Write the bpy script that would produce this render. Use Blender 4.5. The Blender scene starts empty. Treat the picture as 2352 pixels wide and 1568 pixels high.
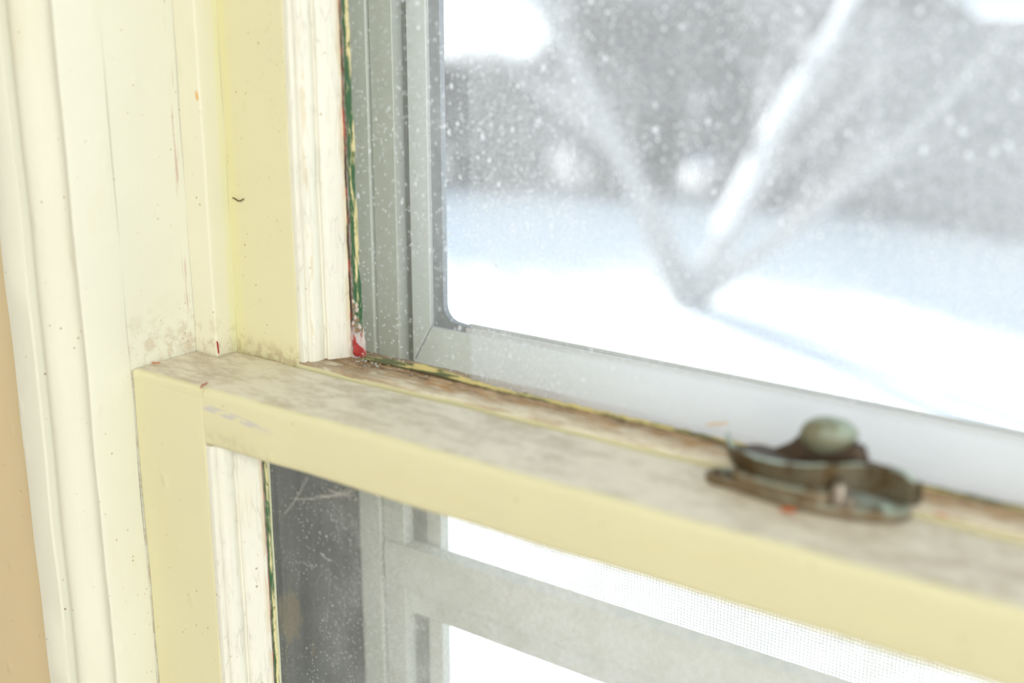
import bpy, math, random
from mathutils import Vector, noise
sc = bpy.context.scene
C = sc.collection

# ------------------------------------------------------------------ camera
H = 1.42                      # camera height above the room floor
PITCH, YAW, FPX = 0.278448, 0.62936, 2935.0
cam_d = bpy.data.cameras.new('camera'); cam = bpy.data.objects.new('camera', cam_d); C.objects.link(cam)
cam.location = (0, 0, H)
cam.rotation_euler = (math.pi/2 - PITCH, 0, YAW)
cam_d.sensor_width = 36; cam_d.lens = 36*FPX/2352
cam_d.clip_start = 0.01; cam_d.clip_end = 300
cam_d.dof.use_dof = True; cam_d.dof.focus_distance = 0.59; cam_d.dof.aperture_fstop = 4.2
sc.camera = cam
_cy, _sy, _cp, _sp = math.cos(YAW), math.sin(YAW), math.cos(PITCH), math.sin(PITCH)
FWD = Vector((-_sy*_cp, _cy*_cp, -_sp)); RGT = Vector((_cy, _sy, 0)); UPV = RGT.cross(FWD)
def at(px, py, Y):            # the point seen at a pixel, at distance Y outwards
    d = FWD + RGT*((px-1176)/FPX) - UPV*((py-784)/FPX)
    d = d*(Y/d.y); return Vector((d.x, d.y, d.z+H))

# ------------------------------------------------------------------ world, sun, lamps, exposure
sc.view_settings.view_transform = 'Standard'; sc.view_settings.look = 'None'
sc.view_settings.exposure = 0.0; sc.view_settings.gamma = 1.0; sc.view_settings.use_curve_mapping = False
w = bpy.data.worlds.new('sky'); sc.world = w; w.use_nodes = True
bg = w.node_tree.nodes['Background']; bg.inputs[0].default_value = (0.72, 0.85, 1.0, 1); bg.inputs[1].default_value = 1.4
SUN_EL = math.radians(16)
sd = bpy.data.lights.new('sun', 'SUN'); sd.energy = 16.5; sd.angle = math.radians(0.6); sd.color = (1.0, 0.97, 0.92)
sun = bpy.data.objects.new('sun', sd); C.objects.link(sun)
_sdir = Vector((0.90*math.cos(SUN_EL), -0.436*math.cos(SUN_EL), -math.sin(SUN_EL)))
sun.rotation_euler = _sdir.to_track_quat('-Z', 'Y').to_euler(); sun.location = (-6, 6, 8)
def area(name, loc, target, sx, sy, power, col):
    d = bpy.data.lights.new(name, 'AREA'); d.shape = 'RECTANGLE'; d.size = sx; d.size_y = sy; d.energy = power; d.color = col
    o = bpy.data.objects.new(name, d); C.objects.link(o); o.location = loc
    o.rotation_euler = (Vector(target)-Vector(loc)).to_track_quat('-Z', 'Y').to_euler(); return o
area('side_fill', (2.15, -1.15, 1.60), (-0.3, 0.35, 1.25), 1.5, 1.6, 59, (0.92, 0.98, 1.04))  # added area lamp standing in for daylight; the right wall has no window
area('overhead_fill', (0.3, -1.3, 2.42), (0.3, -1.3, 0), 0.9, 0.9, 21, (1.0, 0.98, 0.94))  # unseen lamp added overhead as fill for the front faces

sc.cycles.max_bounces = 7; sc.cycles.diffuse_bounces = 3; sc.cycles.glossy_bounces = 2; sc.cycles.transmission_bounces = 4
sc.cycles.transparent_max_bounces = 12; sc.cycles.use_adaptive_sampling = True; sc.cycles.adaptive_threshold = 0.05; sc.cycles.adaptive_min_samples = 24

# ------------------------------------------------------------------ mesh helpers
class MB:
    def __init__(s): s.v = []; s.f = []; s.mi = []
    def add(s, vs, fs, mi=0):
        n = len(s.v); s.v += [tuple(p) for p in vs]; s.f += [tuple(i+n for i in q) for q in fs]; s.mi += [mi]*len(fs)
    def box(s, x0, x1, y0, y1, z0, z1, mi=0):
        s.add([(x0,y0,z0),(x1,y0,z0),(x1,y1,z0),(x0,y1,z0),(x0,y0,z1),(x1,y0,z1),(x1,y1,z1),(x0,y1,z1)],
              [(3,2,1,0),(4,5,6,7),(0,1,5,4),(1,2,6,5),(2,3,7,6),(3,0,4,7)], mi)
    def prism(s, prof, axis, a0, a1, n=1, jit=0.0, sc_=40.0, seed=0.0, mi=0):
        """closed profile swept along an axis; axis z: (x,y), axis x: (y,z)"""
        k = len(prof); vs = []
        for i in range(n+1):
            a = a0+(a1-a0)*i/n
            for (p, q) in prof:
                if jit:
                    nv = noise.noise_vector(Vector((p*sc_*2+seed, q*sc_*2, a*sc_)))
                    pp, qq = p+nv.x*jit, q+nv.y*jit
                else: pp, qq = p, q
                vs.append((pp, qq, a) if axis == 'z' else (a, pp, qq))
        fs = []
        for i in range(n):
            for j in range(k):
                b, c = i*k+j, i*k+(j+1) % k
                fs.append((b, c, c+k, b+k))
        fs.append(tuple(range(k))[::-1]); fs.append(tuple(n*k+j for j in range(k)))
        s.add(vs, fs, mi)
    def tube(s, pts, rad, sides=8, mi=0):
        pts = [Vector(p) for p in pts]; k = len(pts)
        if not hasattr(rad, '__len__'): rad = [rad]*k
        vs = []; ref = Vector((0.31, 0.22, 0.92))
        for i, p in enumerate(pts):
            t = (pts[min(i+1, k-1)]-pts[max(i-1, 0)]).normalized()
            a = t.cross(ref)
            if a.length < 1e-3: a = t.cross(Vector((1, 0, 0)))
            a.normalize(); b = t.cross(a)
            for j in range(sides):
                th = 2*math.pi*j/sides
                vs.append(p+(a*math.cos(th)+b*math.sin(th))*rad[i])
        fs = [(i*sides+j, i*sides+(j+1) % sides, (i+1)*sides+(j+1) % sides, (i+1)*sides+j) for i in range(k-1) for j in range(sides)]
        fs.append(tuple(range(sides))[::-1]); fs.append(tuple((k-1)*sides+j for j in range(sides)))
        s.add(vs, fs, mi)
    def build(s, name, mats, parent=None, smooth=35, bevel=0.0):
        me = bpy.data.meshes.new(name)
        off = world_loc(parent) if parent else Vector((0, 0, 0))
        me.from_pydata([(p[0]-off.x, p[1]-off.y, p[2]-off.z) for p in s.v], [], s.f)
        if not isinstance(mats, (list, tuple)): mats = [mats]
        for m in mats: me.materials.append(m)
        for p, i in zip(me.polygons, s.mi): p.material_index = i
        import bmesh
        bm = bmesh.new(); bm.from_mesh(me)
        bmesh.ops.recalc_face_normals(bm, faces=bm.faces)
        if smooth:
            lim = math.radians(smooth)
            for f in bm.faces: f.smooth = True
            for e in bm.edges:
                if len(e.link_faces) == 2 and e.calc_face_angle(0) > lim: e.smooth = False
        bm.to_mesh(me); bm.free()
        o = bpy.data.objects.new(name, me); C.objects.link(o)
        if parent: o.parent = parent
        if bevel:
            b = o.modifiers.new('bevel', 'BEVEL'); b.width = bevel; b.segments = 2; b.limit_method = 'ANGLE'; b.angle_limit = math.radians(50)
        return o
def world_loc(o):
    v = Vector((0, 0, 0))
    while o is not None:
        v += Vector(o.location); o = o.parent
    return v
def tag(o, label=None, cat=None, group=None, kind=None):
    if label: o['label'] = label
    if cat: o['category'] = cat
    if group: o['group'] = group
    if kind: o['kind'] = kind
    return o
def thing(name, label, cat, loc, group=None):
    o = bpy.data.objects.new(name, None); C.objects.link(o); o.location = loc; o.empty_display_size = 0.05
    return tag(o, label, cat, group)
def struct(o): o['kind'] = 'structure'; return o
def rounded(pts, radii, n=4):
    out = []; k = len(pts)
    for i in range(k):
        p = Vector(pts[i]); r = radii[i] if hasattr(radii, '__len__') else radii
        if r <= 0: out.append(tuple(p)); continue
        a = (Vector(pts[i-1])-p); b = (Vector(pts[(i+1) % k])-p)
        r = min(r, a.length*0.48, b.length*0.48); a.normalize(); b.normalize()
        s, e = p+a*r, p+b*r
        for t in range(n+1):
            u = t/n; out.append(tuple(s*(1-u)**2+p*2*u*(1-u)+e*u*u))
    return out

# ------------------------------------------------------------------ material helpers
class NT:
    def __init__(s, name):
        s.m = bpy.data.materials.new(name); s.m.use_nodes = True; s.t = s.m.node_tree
        s.t.nodes.clear(); s.out = s.t.nodes.new('ShaderNodeOutputMaterial')
        s.pos = s.n('ShaderNodeNewGeometry').outputs['Position']
    def n(s, typ, **kw):
        o = s.t.nodes.new(typ)
        for k, v in kw.items(): setattr(o, k, v)
        return o
    def put(s, sock, v):
        if hasattr(v, 'is_linked') or isinstance(v, bpy.types.NodeSocket): s.t.links.new(v, sock)
        elif isinstance(v, (tuple, list)) and len(v) == 3 and sock.type == 'RGBA': sock.default_value = (*v, 1)
        else: sock.default_value = v
    def math(s, op, a, b=0.0, c=0.0, clamp=False):
        o = s.n('ShaderNodeMath', operation=op, use_clamp=clamp)
        s.put(o.inputs[0], a); s.put(o.inputs[1], b); s.put(o.inputs[2], c); return o.outputs[0]
    def scale(s, v, loc=(0, 0, 0)):
        o = s.n('ShaderNodeMapping'); s.put(o.inputs[0], s.pos); o.inputs['Scale'].default_value = v; o.inputs['Location'].default_value = loc
        return o.outputs[0]
    def noise(s, sc3, detail=3, rough=0.55, loc=(0, 0, 0), dist=0.0):
        if not hasattr(sc3, '__len__'): sc3 = (sc3,)*3
        o = s.n('ShaderNodeTexNoise'); s.put(o.inputs['Vector'], s.scale(sc3, loc)); o.inputs['Scale'].default_value = 1
        o.inputs['Detail'].default_value = detail; o.inputs['Roughness'].default_value = rough; o.inputs['Distortion'].default_value = dist
        return o.outputs[0]
    def voro(s, sc3, feature='F1', out='Distance', loc=(0, 0, 0), rnd=1.0, vec=None):
        if not hasattr(sc3, '__len__'): sc3 = (sc3,)*3
        o = s.n('ShaderNodeTexVoronoi', feature=feature)
        s.put(o.inputs['Vector'], vec if vec is not None else s.scale(sc3, loc)); o.inputs['Scale'].default_value = 1
        o.inputs['Randomness'].default_value = rnd
        return o.outputs[out]
    def ramp(s, v, lo, hi, a=0.0, b=1.0, smooth=True):
        o = s.n('ShaderNodeMapRange'); o.interpolation_type = 'SMOOTHSTEP' if smooth else 'LINEAR'; o.clamp = True
        s.put(o.inputs[0], v); o.inputs[1].default_value = lo; o.inputs[2].default_value = hi
        o.inputs[3].default_value = a; o.inputs[4].default_value = b; return o.outputs[0]
    def mix(s, f, a, b):
        o = s.n('ShaderNodeMix', data_type='RGBA'); s.put(o.inputs[0], f); s.put(o.inputs[6], a); s.put(o.inputs[7], b); return o.outputs[2]
    def xyz(s):
        o = s.n('ShaderNodeSeparateXYZ'); s.put(o.inputs[0], s.pos); return o.outputs
    def nrm(s):
        o = s.n('ShaderNodeSeparateXYZ'); s.put(o.inputs[0], s.n('ShaderNodeNewGeometry').outputs['True Normal']); return o.outputs
    def bump(s, h, dist, strength=1.0, nrm=None):
        o = s.n('ShaderNodeBump'); s.put(o.inputs['Height'], h); o.inputs['Distance'].default_value = dist; o.inputs['Strength'].default_value = strength
        if nrm is not None: s.put(o.inputs['Normal'], nrm)
        return o.outputs[0]
    def principled(s, col, rough=0.5, metal=0.0, normal=None, spec=0.4):
        o = s.n('ShaderNodeBsdfPrincipled'); s.put(o.inputs['Base Color'], col); s.put(o.inputs['Roughness'], rough)
        s.put(o.inputs['Metallic'], metal); o.inputs['Specular IOR Level'].default_value = spec
        if normal is not None: s.put(o.inputs['Normal'], normal)
        s.put(s.out.inputs[0], o.outputs[0]); return s.m
def flat(name, col, rough=0.6, metal=0.0, vary=0.12, sc_=60, bump=0.0):
    t = NT(name); n = t.noise(sc_, 4)
    c = t.mix(n, tuple(x*(1-vary) for x in col), tuple(min(1, x*(1+vary)) for x in col))
    return t.principled(c, rough, metal, t.bump(n, bump) if bump else None)

ZT = H-0.1636                 # top of the lower meeting rail
def paint(name, base, axis='z', streak=0.5, specks=0.5, drips=0.5, cracks=0.0, extra=None, rough=0.42):
    """old gloss paint: brush marks along the board, runs and bubbles, fly specks, fine crazing"""
    t = NT(name)
    st = {'z': (700, 700, 9), 'x': (9, 700, 700)}[axis]
    brush = t.noise(st, 3, 0.6)
    big = t.noise(18, 2)
    c = t.mix(big, tuple(x*0.965 for x in base), tuple(min(0.97, x*1.025) for x in base))
    tint = t.ramp(t.noise((60, 60, 14) if axis == 'z' else (14, 60, 60), 3, 0.6, (3, 1, 7)), 0.55, 0.8)
    c = t.mix(t.math('MULTIPLY', tint, 0.35), c, (base[0]*0.98, base[1]*0.90, base[2]*0.74))
    h = t.math('MULTIPLY', brush, 0.35*streak)
    # bubbles and runs
    bub = t.voro((75, 75, 48), loc=(2, 5, 1)); bsel = t.voro((75, 75, 48), out='Color', loc=(2, 5, 1))
    bs = t.n('ShaderNodeSeparateColor'); t.put(bs.inputs[0], bsel)
    bl = t.math('MULTIPLY', t.ramp(bub, 0.24, 0.05), t.ramp(bs.outputs[0], 0.72, 0.80))
    h = t.math('ADD', h, t.math('MULTIPLY', bl, 1.4*drips))
    h = t.math('ADD', h, t.math('MULTIPLY', t.noise((120, 120, 30) if axis == 'z' else (30, 120, 120), 2), 0.9*drips))
    # specks
    v = t.voro(520, loc=(1, 9, 4)); vc = t.voro(520, out='Color', loc=(1, 9, 4)); vs = t.n('ShaderNodeSeparateColor'); t.put(vs.inputs[0], vc)
    sel = t.ramp(vs.outputs[0], 0.985-0.05*specks, 0.992-0.05*specks)
    sel = t.math('MULTIPLY', sel, t.ramp(t.noise(45, 2, 0.5, (5, 2, 2)), 0.42, 0.62))
    sp = t.math('MULTIPLY', t.ramp(v, 0.36, 0.16), sel)
    c = t.mix(t.math('MULTIPLY', sp, 0.8), c, t.mix(vs.outputs[1], (0.24, 0.15, 0.05), (0.62, 0.42, 0.16)))
    if cracks:
        ce = t.voro((380, 380, 40), 'DISTANCE_TO_EDGE', loc=(4, 4, 8)) if axis == 'z' else t.voro((60, 260, 260), 'DISTANCE_TO_EDGE')
        cm = t.math('MULTIPLY', t.ramp(ce, 0.030, 0.010), t.ramp(t.noise(90, 3, 0.6, (8, 1, 0)), 0.46, 0.60))
        c = t.mix(t.math('MULTIPLY', cm, 0.13*cracks), c, (0.36, 0.27, 0.13))
        h = t.math('SUBTRACT', h, t.math('MULTIPLY', cm, 0.8*cracks))
    if extra: c, h = extra(t, c, h)
    return t.principled(c, rough, 0, t.bump(h, 0.0006, 0.55), 0.35)

CREAM = (0.85, 0.835, 0.68)  # one paint with YELLOW; the brighter light on side faces is in this tone
YELLOW = (0.79, 0.74, 0.46)  # same paint, with the dimmer light on room-facing fronts put into its tone

def jamb_extra(t, c, h):
    x, y, z = t.xyz()
    # grime near the foot
    foot = t.math('MULTIPLY', t.ramp(z, ZT+0.034, ZT+0.002), t.ramp(t.noise(170, 5, 0.65), 0.44, 0.64))
    c = t.mix(t.math('MULTIPLY', foot, 0.42), c, (0.50, 0.34, 0.17))
    # old red and mauve scrapes along the inner corner
    line = t.math('MULTIPLY', t.ramp(t.math('ABSOLUTE', t.math('SUBTRACT', y, 0.3625)), 0.0018, 0.0006), t.ramp(t.noise((800, 800, 40), 4, 0.6, (0, 3, 1)), 0.53, 0.60))
    line = t.math('MULTIPLY', line, t.ramp(t.noise(30, 2, 0.5, (4, 4, 4)), 0.45, 0.6))
    c = t.mix(t.math('MULTIPLY', line, 0.55), c, (0.56, 0.30, 0.26))
    return c, h
def bead_extra(t, c, h):
    x, y, z = t.xyz()
    yl = t.math('MULTIPLY', t.ramp(y, 0.3725, 0.377), t.ramp(t.noise((200, 200, 12), 3), 0.3, 0.6))
    c = t.mix(t.math('MULTIPLY', yl, 0.42), c, (0.82, 0.80, 0.34))
    foot = t.math('MULTIPLY', t.ramp(z, ZT+0.024, ZT+0.002), t.ramp(t.noise(190, 5, 0.65), 0.45, 0.66))
    c = t.mix(t.math('MULTIPLY', foot, 0.45), c, (0.46, 0.33, 0.17)); return c, h
def stile_extra(t, c, h):
    x, y, z = t.xyz()
    yl = t.math('MULTIPLY', t.ramp(x, -0.4215, -0.4285), t.ramp(t.noise((200, 200, 12), 3, 0.5, (1, 1, 1)), 0.28, 0.6))
    c = t.mix(t.math('MULTIPLY', yl, 0.40), c, (0.82, 0.80, 0.34))
    # fine soot freckles toward the moulding
    fr = t.math('MULTIPLY', t.ramp(x, -0.414, -0.394), t.math('MULTIPLY', t.ramp(t.noise(900, 2, 0.6), 0.66, 0.74), t.ramp(z, ZT+0.05, ZT+0.11)))
    c = t.mix(t.math('MULTIPLY', fr, 0.6), c, (0.40, 0.30, 0.13))
    foot = t.math('MULTIPLY', t.ramp(z, ZT+0.010, ZT+0.002), t.ramp(t.noise(220, 4, 0.65), 0.4, 0.6))
    c = t.mix(t.math('MULTIPLY', foot, 0.5), c, (0.46, 0.33, 0.17)); return c, h
def ogee_extra(t, c, h):
    # a few long brown and rusty splits following the grain, ochre edge beside the glass
    g = t.noise((420, 420, 16), 4, 0.65, (2, 6, 1)); g2 = t.noise(75, 3, 0.6, (5, 1, 4))
    sp = t.math('MULTIPLY', t.ramp(t.math('ABSOLUTE', t.math('SUBTRACT', g, 0.5)), 0.006, 0.002), t.ramp(g2, 0.58, 0.66))
    c = t.mix(t.math('MULTIPLY', sp, 0.45), c, (0.38, 0.20, 0.10)); h = t.math('SUBTRACT', h, t.math('MULTIPLY', sp, 1.2))
    x, y, z = t.xyz()
    ed = t.math('MULTIPLY', t.math('MAXIMUM', t.ramp(x, -0.3776, -0.3766), t.math('MULTIPLY', t.ramp(x, -0.3858, -0.3848), t.ramp(x, -0.3838, -0.3842))), t.ramp(t.noise((300, 300, 60), 4), 0.42, 0.56))
    c = t.mix(t.math('MULTIPLY', ed, 0.40), c, (0.66, 0.48, 0.22)); return c, h
def rail_extra(t, c, h):
    x, y, z = t.xyz(); nz = t.nrm()[2]
    up = t.ramp(nz, 0.55, 0.95)
    d1 = t.noise((70, 150, 100), 7, 0.66); d2 = t.noise((260, 420, 300), 5, 0.6, (4, 0, 3)); d3 = t.noise(24, 3, 0.5, (7, 7, 7))
    dirt = t.math('ADD', t.math('MULTIPLY', d1, 0.55), t.math('ADD', t.math('MULTIPLY', d2, 0.2), t.math('MULTIPLY', d3, 0.25)))
    dm = t.mix(t.ramp(dirt, 0.36, 0.56), (0.50, 0.42, 0.32), (0.78, 0.72, 0.58))
    worn = t.ramp(t.math('ADD', y, t.math('MULTIPLY', d2, 0.004)), 0.3335, 0.3360)
    cover = t.math('MULTIPLY', up, t.math('MULTIPLY', worn, t.ramp(d1, 0.25, 0.52, 0.72, 0.97)))
    c = t.mix(cover, c, dm)
    # lavender-grey undercoat showing through on the front
    und = t.math('MULTIPLY', t.ramp(t.math('ABSOLUTE', t.math('SUBTRACT', z, t.math('ADD', ZT-0.0075, t.math('MULTIPLY', t.math('ADD', x, 0.40), -0.08)))), 0.0022, 0.0008),
                 t.math('MULTIPLY', t.ramp(x, -0.352, -0.372), t.ramp(t.noise((120, 300, 500), 5, 0.7), 0.44, 0.52)))
    und = t.math('MULTIPLY', und, t.ramp(x, -0.4, -0.397))
    c = t.mix(t.math('MULTIPLY', t.math('MULTIPLY', und, t.math('SUBTRACT', 1.0, up)), 0.8), c, (0.60, 0.57, 0.55))
    sm = t.math('MULTIPLY', t.math('MULTIPLY', t.ramp(z, ZT-0.014, ZT-0.022), t.math('MULTIPLY', t.ramp(x, -0.36, -0.385), t.ramp(x, -0.4, -0.3985))), t.ramp(t.noise(130, 4, 0.6, (2, 2, 9)), 0.38, 0.7))
    c = t.mix(t.math('MULTIPLY', sm, 0.4), c, (0.45, 0.36, 0.22))
    h = t.math('ADD', h, t.math('MULTIPLY', dirt, t.math('MULTIPLY', up, 1.2))); return c, h
def bare_extra(t, c, h):
    """weathered top of the upper sash rail: paint flaking to brown, rotted wood toward the glass"""
    x, y, z = t.xyz(); up = t.ramp(t.nrm()[2], 0.15, 0.5)
    g = t.noise((45, 900, 500), 6, 0.65); g2 = t.noise((90, 260, 200), 6, 0.68, (3, 3, 3)); g3 = t.noise((18, 60, 60), 3, 0.5, (9, 9, 2))
    wood = t.mix(t.ramp(g, 0.35, 0.65), (0.26, 0.15, 0.07), (0.72, 0.56, 0.37))
    wood = t.mix(t.math('MULTIPLY', t.ramp(g2, 0.60, 0.70), 0.7), wood, (0.44, 0.20, 0.06))
    wood = t.mix(t.math('MULTIPLY', t.ramp(g2, 0.44, 0.34), 0.85), wood, (0.085, 0.05, 0.025))
    depth = t.math('ADD', t.math('ADD', y, t.math('MULTIPLY', g2, 0.022)), t.math('MULTIPLY', g3, 0.012))
    bare = t.math('MULTIPLY', t.ramp(depth, 0.3965, 0.4065), up); fg = t.noise((160, 900, 900), 4, 0.7, (1, 2, 2))
    flakes = t.mix(t.ramp(g, 0.38, 0.56), (0.56, 0.44, 0.29), (0.82, 0.76, 0.60))
    c = t.mix(t.math('MULTIPLY', up, 0.97), c, flakes)
    c = t.mix(bare, c, t.mix(t.ramp(fg, 0.46, 0.60), wood, t.mix(t.ramp(g2, 0.4, 0.6), (0.13, 0.075, 0.035), (0.50, 0.28, 0.11))))
    c = t.mix(t.math('MULTIPLY', t.math('MULTIPLY', up, t.ramp(fg, 0.54, 0.62)), 0.4), c, (0.36, 0.25, 0.14))
    corner = t.math('MULTIPLY', t.math('MULTIPLY', t.ramp(x, -0.325, -0.362), up), t.ramp(g2, 0.36, 0.56))
    c = t.mix(t.math('MULTIPLY', corner, 0.75), c, t.mix(t.ramp(g2, 0.45, 0.6), (0.15, 0.085, 0.04), (0.42, 0.29, 0.16)))
    h = t.math('ADD', h, t.math('MULTIPLY', t.math('ADD', g, g2), t.math('MULTIPLY', up, 1.6))); return c, h

M = {}
M['casing'] = paint('casing paint', (0.85, 0.835, 0.68), streak=0.4, specks=0.25, drips=0.8)
M['jamb'] = paint('jamb paint', CREAM, specks=0.45, drips=0.9, extra=jamb_extra)
M['bead'] = paint('parting bead paint', (0.84, 0.805, 0.61), specks=0.4, drips=0.5, extra=bead_extra)
M['stile_up'] = paint('upper stile paint', YELLOW, specks=1.0, drips=0.6, extra=stile_extra)
M['stile_low'] = paint('lower stile paint', YELLOW, specks=0.5, drips=0.9)
M['ogee'] = paint('moulding paint', (0.865, 0.845, 0.715), specks=0.45, drips=0.7, cracks=1.0, extra=ogee_extra)
M['rail'] = paint('meeting rail paint', YELLOW, axis='x', specks=0.2, drips=1.0, extra=rail_extra)
M['bare'] = paint('weathered rail', YELLOW, axis='x', specks=0.2, drips=0.5, extra=bare_extra, rough=0.8)
M['wall'] = paint('wall paint', (0.72, 0.575, 0.335), streak=0.1, specks=0.1, drips=1.0, rough=0.6)
M['room'] = flat('room paint', (0.80, 0.79, 0.76), 0.7)
M['floor'] = flat('floor boards', (0.45, 0.38, 0.30), 0.5)
def outer_jamb():
    t = NT('weathered outer jamb'); n = t.noise((90, 90, 9), 5, 0.6); n2 = t.noise((60, 60, 16), 3, 0.5, (3, 7, 1)); n3 = t.noise(400, 3)
    c = t.mix(t.ramp(n, 0.35, 0.65), (0.065, 0.065, 0.057), (0.12, 0.12, 0.10))
    c = t.mix(t.ramp(n2, 0.64, 0.69), c, (0.19, 0.15, 0.085))
    c = t.mix(t.ramp(n2, 0.42, 0.36), c, (0.085, 0.09, 0.075))
    c = t.mix(t.math('MULTIPLY', n3, 0.25), c, (0.4, 0.4, 0.38))
    return t.principled(c, 0.7, 0, t.bump(n, 0.0006))
M['outer'] = outer_jamb()
def alum(name, a, b, rough=0.45):
    t = NT(name); n = t.noise((160, 160, 6), 4, 0.6); n2 = t.noise(240, 4, 0.7); sp = t.ramp(t.noise(900, 2, 0.5), 0.68, 0.76)
    c = t.mix(n, a, b); c = t.mix(t.math('MULTIPLY', t.ramp(n2, 0.55, 0.7), 0.2), c, tuple(x*0.6 for x in a))
    c = t.mix(t.math('MULTIPLY', sp, 0.4), c, tuple(x*0.4 for x in a))
    return t.principled(c, rough, 0.0, t.bump(n2, 0.0002), 0.4)
M['alum'] = alum('grey aluminium', (0.76, 0.78, 0.70), (0.84, 0.86, 0.78))
M['alum_dark'] = alum('dull aluminium track', (0.25, 0.26, 0.22), (0.33, 0.34, 0.30))
M['alum_light'] = alum('pale aluminium', (0.84, 0.88, 0.865), (0.88, 0.92, 0.905), 0.5)
M['gasket'] = flat('grey glazing gasket', (0.30, 0.32, 0.34), 0.6, 0, 0.2, 300)
M['wire'] = flat('screen wire', (0.40, 0.45, 0.50), 0.5, 0.3, 0.1, 100)

def glass(name, dust_lo, dust_hi, big, speck, drops, edge_fn=None, tintd=(0.96, 0.94, 0.92)):
    """clear pane with a film of dust and dried spots, plus any haze added by edge_fn; all of it scatters light"""
    t = NT(name); x, y, z = t.xyz()
    film = t.ramp(t.noise(big, 5, 0.6, (3, 8, 2)), 0.30, 0.70, dust_lo, dust_hi)
    fine = t.noise(1500, 3, 0.7); streak = t.noise((420, 420, 28), 4, 0.65, (6, 1, 0))
    film = t.math('MULTIPLY', film, t.math('ADD', 0.35, t.math('ADD', t.ramp(fine, 0.36, 0.66, 0.0, 0.95), t.math('MULTIPLY', streak, 0.35))))
    def spots(s3, thr, sz, loc, warp):
        nv = t.n('ShaderNodeTexNoise'); t.put(nv.inputs['Vector'], t.scale((s3[0]*1.5,)*3, loc)); nv.inputs['Scale'].default_value = 1; nv.inputs['Detail'].default_value = 2
        va = t.n('ShaderNodeVectorMath', operation='MULTIPLY_ADD'); t.put(va.inputs[0], nv.outputs['Color']); va.inputs[1].default_value = (warp,)*3
        t.put(va.inputs[2], t.scale(s3, loc))
        d = t.voro(1, vec=va.outputs[0]); cc = t.voro(1, out='Color', vec=va.outputs[0])
        s = t.n('ShaderNodeSeparateColor'); t.put(s.inputs[0], cc)
        size = t.math('MULTIPLY', s.outputs[1], sz)
        return t.math('MULTIPLY', t.ramp(t.math('SUBTRACT', d, size), 0.05, -0.03), t.ramp(s.outputs[0], thr, thr+0.03))
    a = spots((260, 260, 200), 0.20, 0.24, (1, 2, 3), 0.45)
    b = spots((190, 190, 85), 0.25, 0.14, (7, 2, 5), 1.4)
    d = spots((560, 560, 480), 0.02, 0.29, (4, 4, 9), 0.4)
    sp = t.math('MAXIMUM', t.math('MULTIPLY', a, speck), t.math('MAXIMUM', t.math('MULTIPLY', b, drops), t.math('MULTIPLY', d, speck*0.7)))
    sp = t.math('MULTIPLY', sp, t.ramp(t.noise(26, 3, 0.6, (2, 9, 9)), 0.34, 0.54, 0.45, 1.0))
    if edge_fn:
        e_, add_ = edge_fn(t, x, z); film = t.math('ADD', t.math('MULTIPLY', film, e_), add_); sp = t.math('MULTIPLY', sp, t.math('POWER', t.math('MINIMUM', e_, 1.0), 0.3))
    dust = t.math('MAXIMUM', film, sp)
    dust = t.math('MINIMUM', dust, 0.95); dust = t.math('MULTIPLY', dust, t.math('SUBTRACT', 2.0, dust))
    tr = t.n('ShaderNodeBsdfTransparent'); tr.inputs[0].default_value = (0.985, 0.992, 0.99, 1)
    gl = t.n('ShaderNodeBsdfGlossy'); gl.inputs['Roughness'].default_value = 0.03
    lw = t.n('ShaderNodeLayerWeight'); f = t.math('ADD', 0.030, t.math('MULTIPLY', t.math('POWER', lw.outputs['Facing'], 4.0), 0.5))
    m1 = t.n('ShaderNodeMixShader'); t.put(m1.inputs[0], f); t.put(m1.inputs[1], tr.outputs[0]); t.put(m1.inputs[2], gl.outputs[0])
    tl = t.n('ShaderNodeBsdfTranslucent'); t.put(tl.inputs[0], tintd); df = t.n('ShaderNodeBsdfDiffuse'); t.put(df.inputs[0], tintd)
    m2 = t.n('ShaderNodeMixShader'); m2.inputs[0].default_value = 0.30; t.put(m2.inputs[1], tl.outputs[0]); t.put(m2.inputs[2], df.outputs[0])
    m3 = t.n('ShaderNodeMixShader'); t.put(m3.inputs[0], dust); t.put(m3.inputs[1], m1.outputs[0]); t.put(m3.inputs[2], m2.outputs[0])
    t.put(t.out.inputs[0], m3.outputs[0]); return t.m
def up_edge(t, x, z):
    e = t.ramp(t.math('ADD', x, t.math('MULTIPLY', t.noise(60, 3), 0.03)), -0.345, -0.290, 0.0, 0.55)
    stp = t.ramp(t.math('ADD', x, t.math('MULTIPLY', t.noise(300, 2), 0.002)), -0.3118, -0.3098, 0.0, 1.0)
    # haze painted at the pane foot to brighten the storm bar behind
    bar_haze = t.math('MULTIPLY', t.ramp(z, ZT+0.0265, ZT+0.0205), t.ramp(x, -0.31, -0.19, 0.12, 0.64))
    return t.math('ADD', t.math('MULTIPLY', stp, 0.25), t.math('ADD', 0.06, t.math('MULTIPLY', e, t.ramp(z, ZT+0.02, ZT+0.07, 0.2, 1.0)))), t.math('MULTIPLY', stp, bar_haze)
def low_edge(t, x, z):
    return t.ramp(t.math('ADD', x, t.math('MULTIPLY', t.noise((70, 70, 50), 4), 0.05)), -0.345, -0.205, 0.02, 1.0, False), 0.0
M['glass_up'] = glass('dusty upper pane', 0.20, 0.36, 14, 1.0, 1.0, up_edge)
M['glass_low'] = glass('dusty lower pane', 0.18, 0.50, 38, 0.5, 0.25, low_edge)
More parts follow.
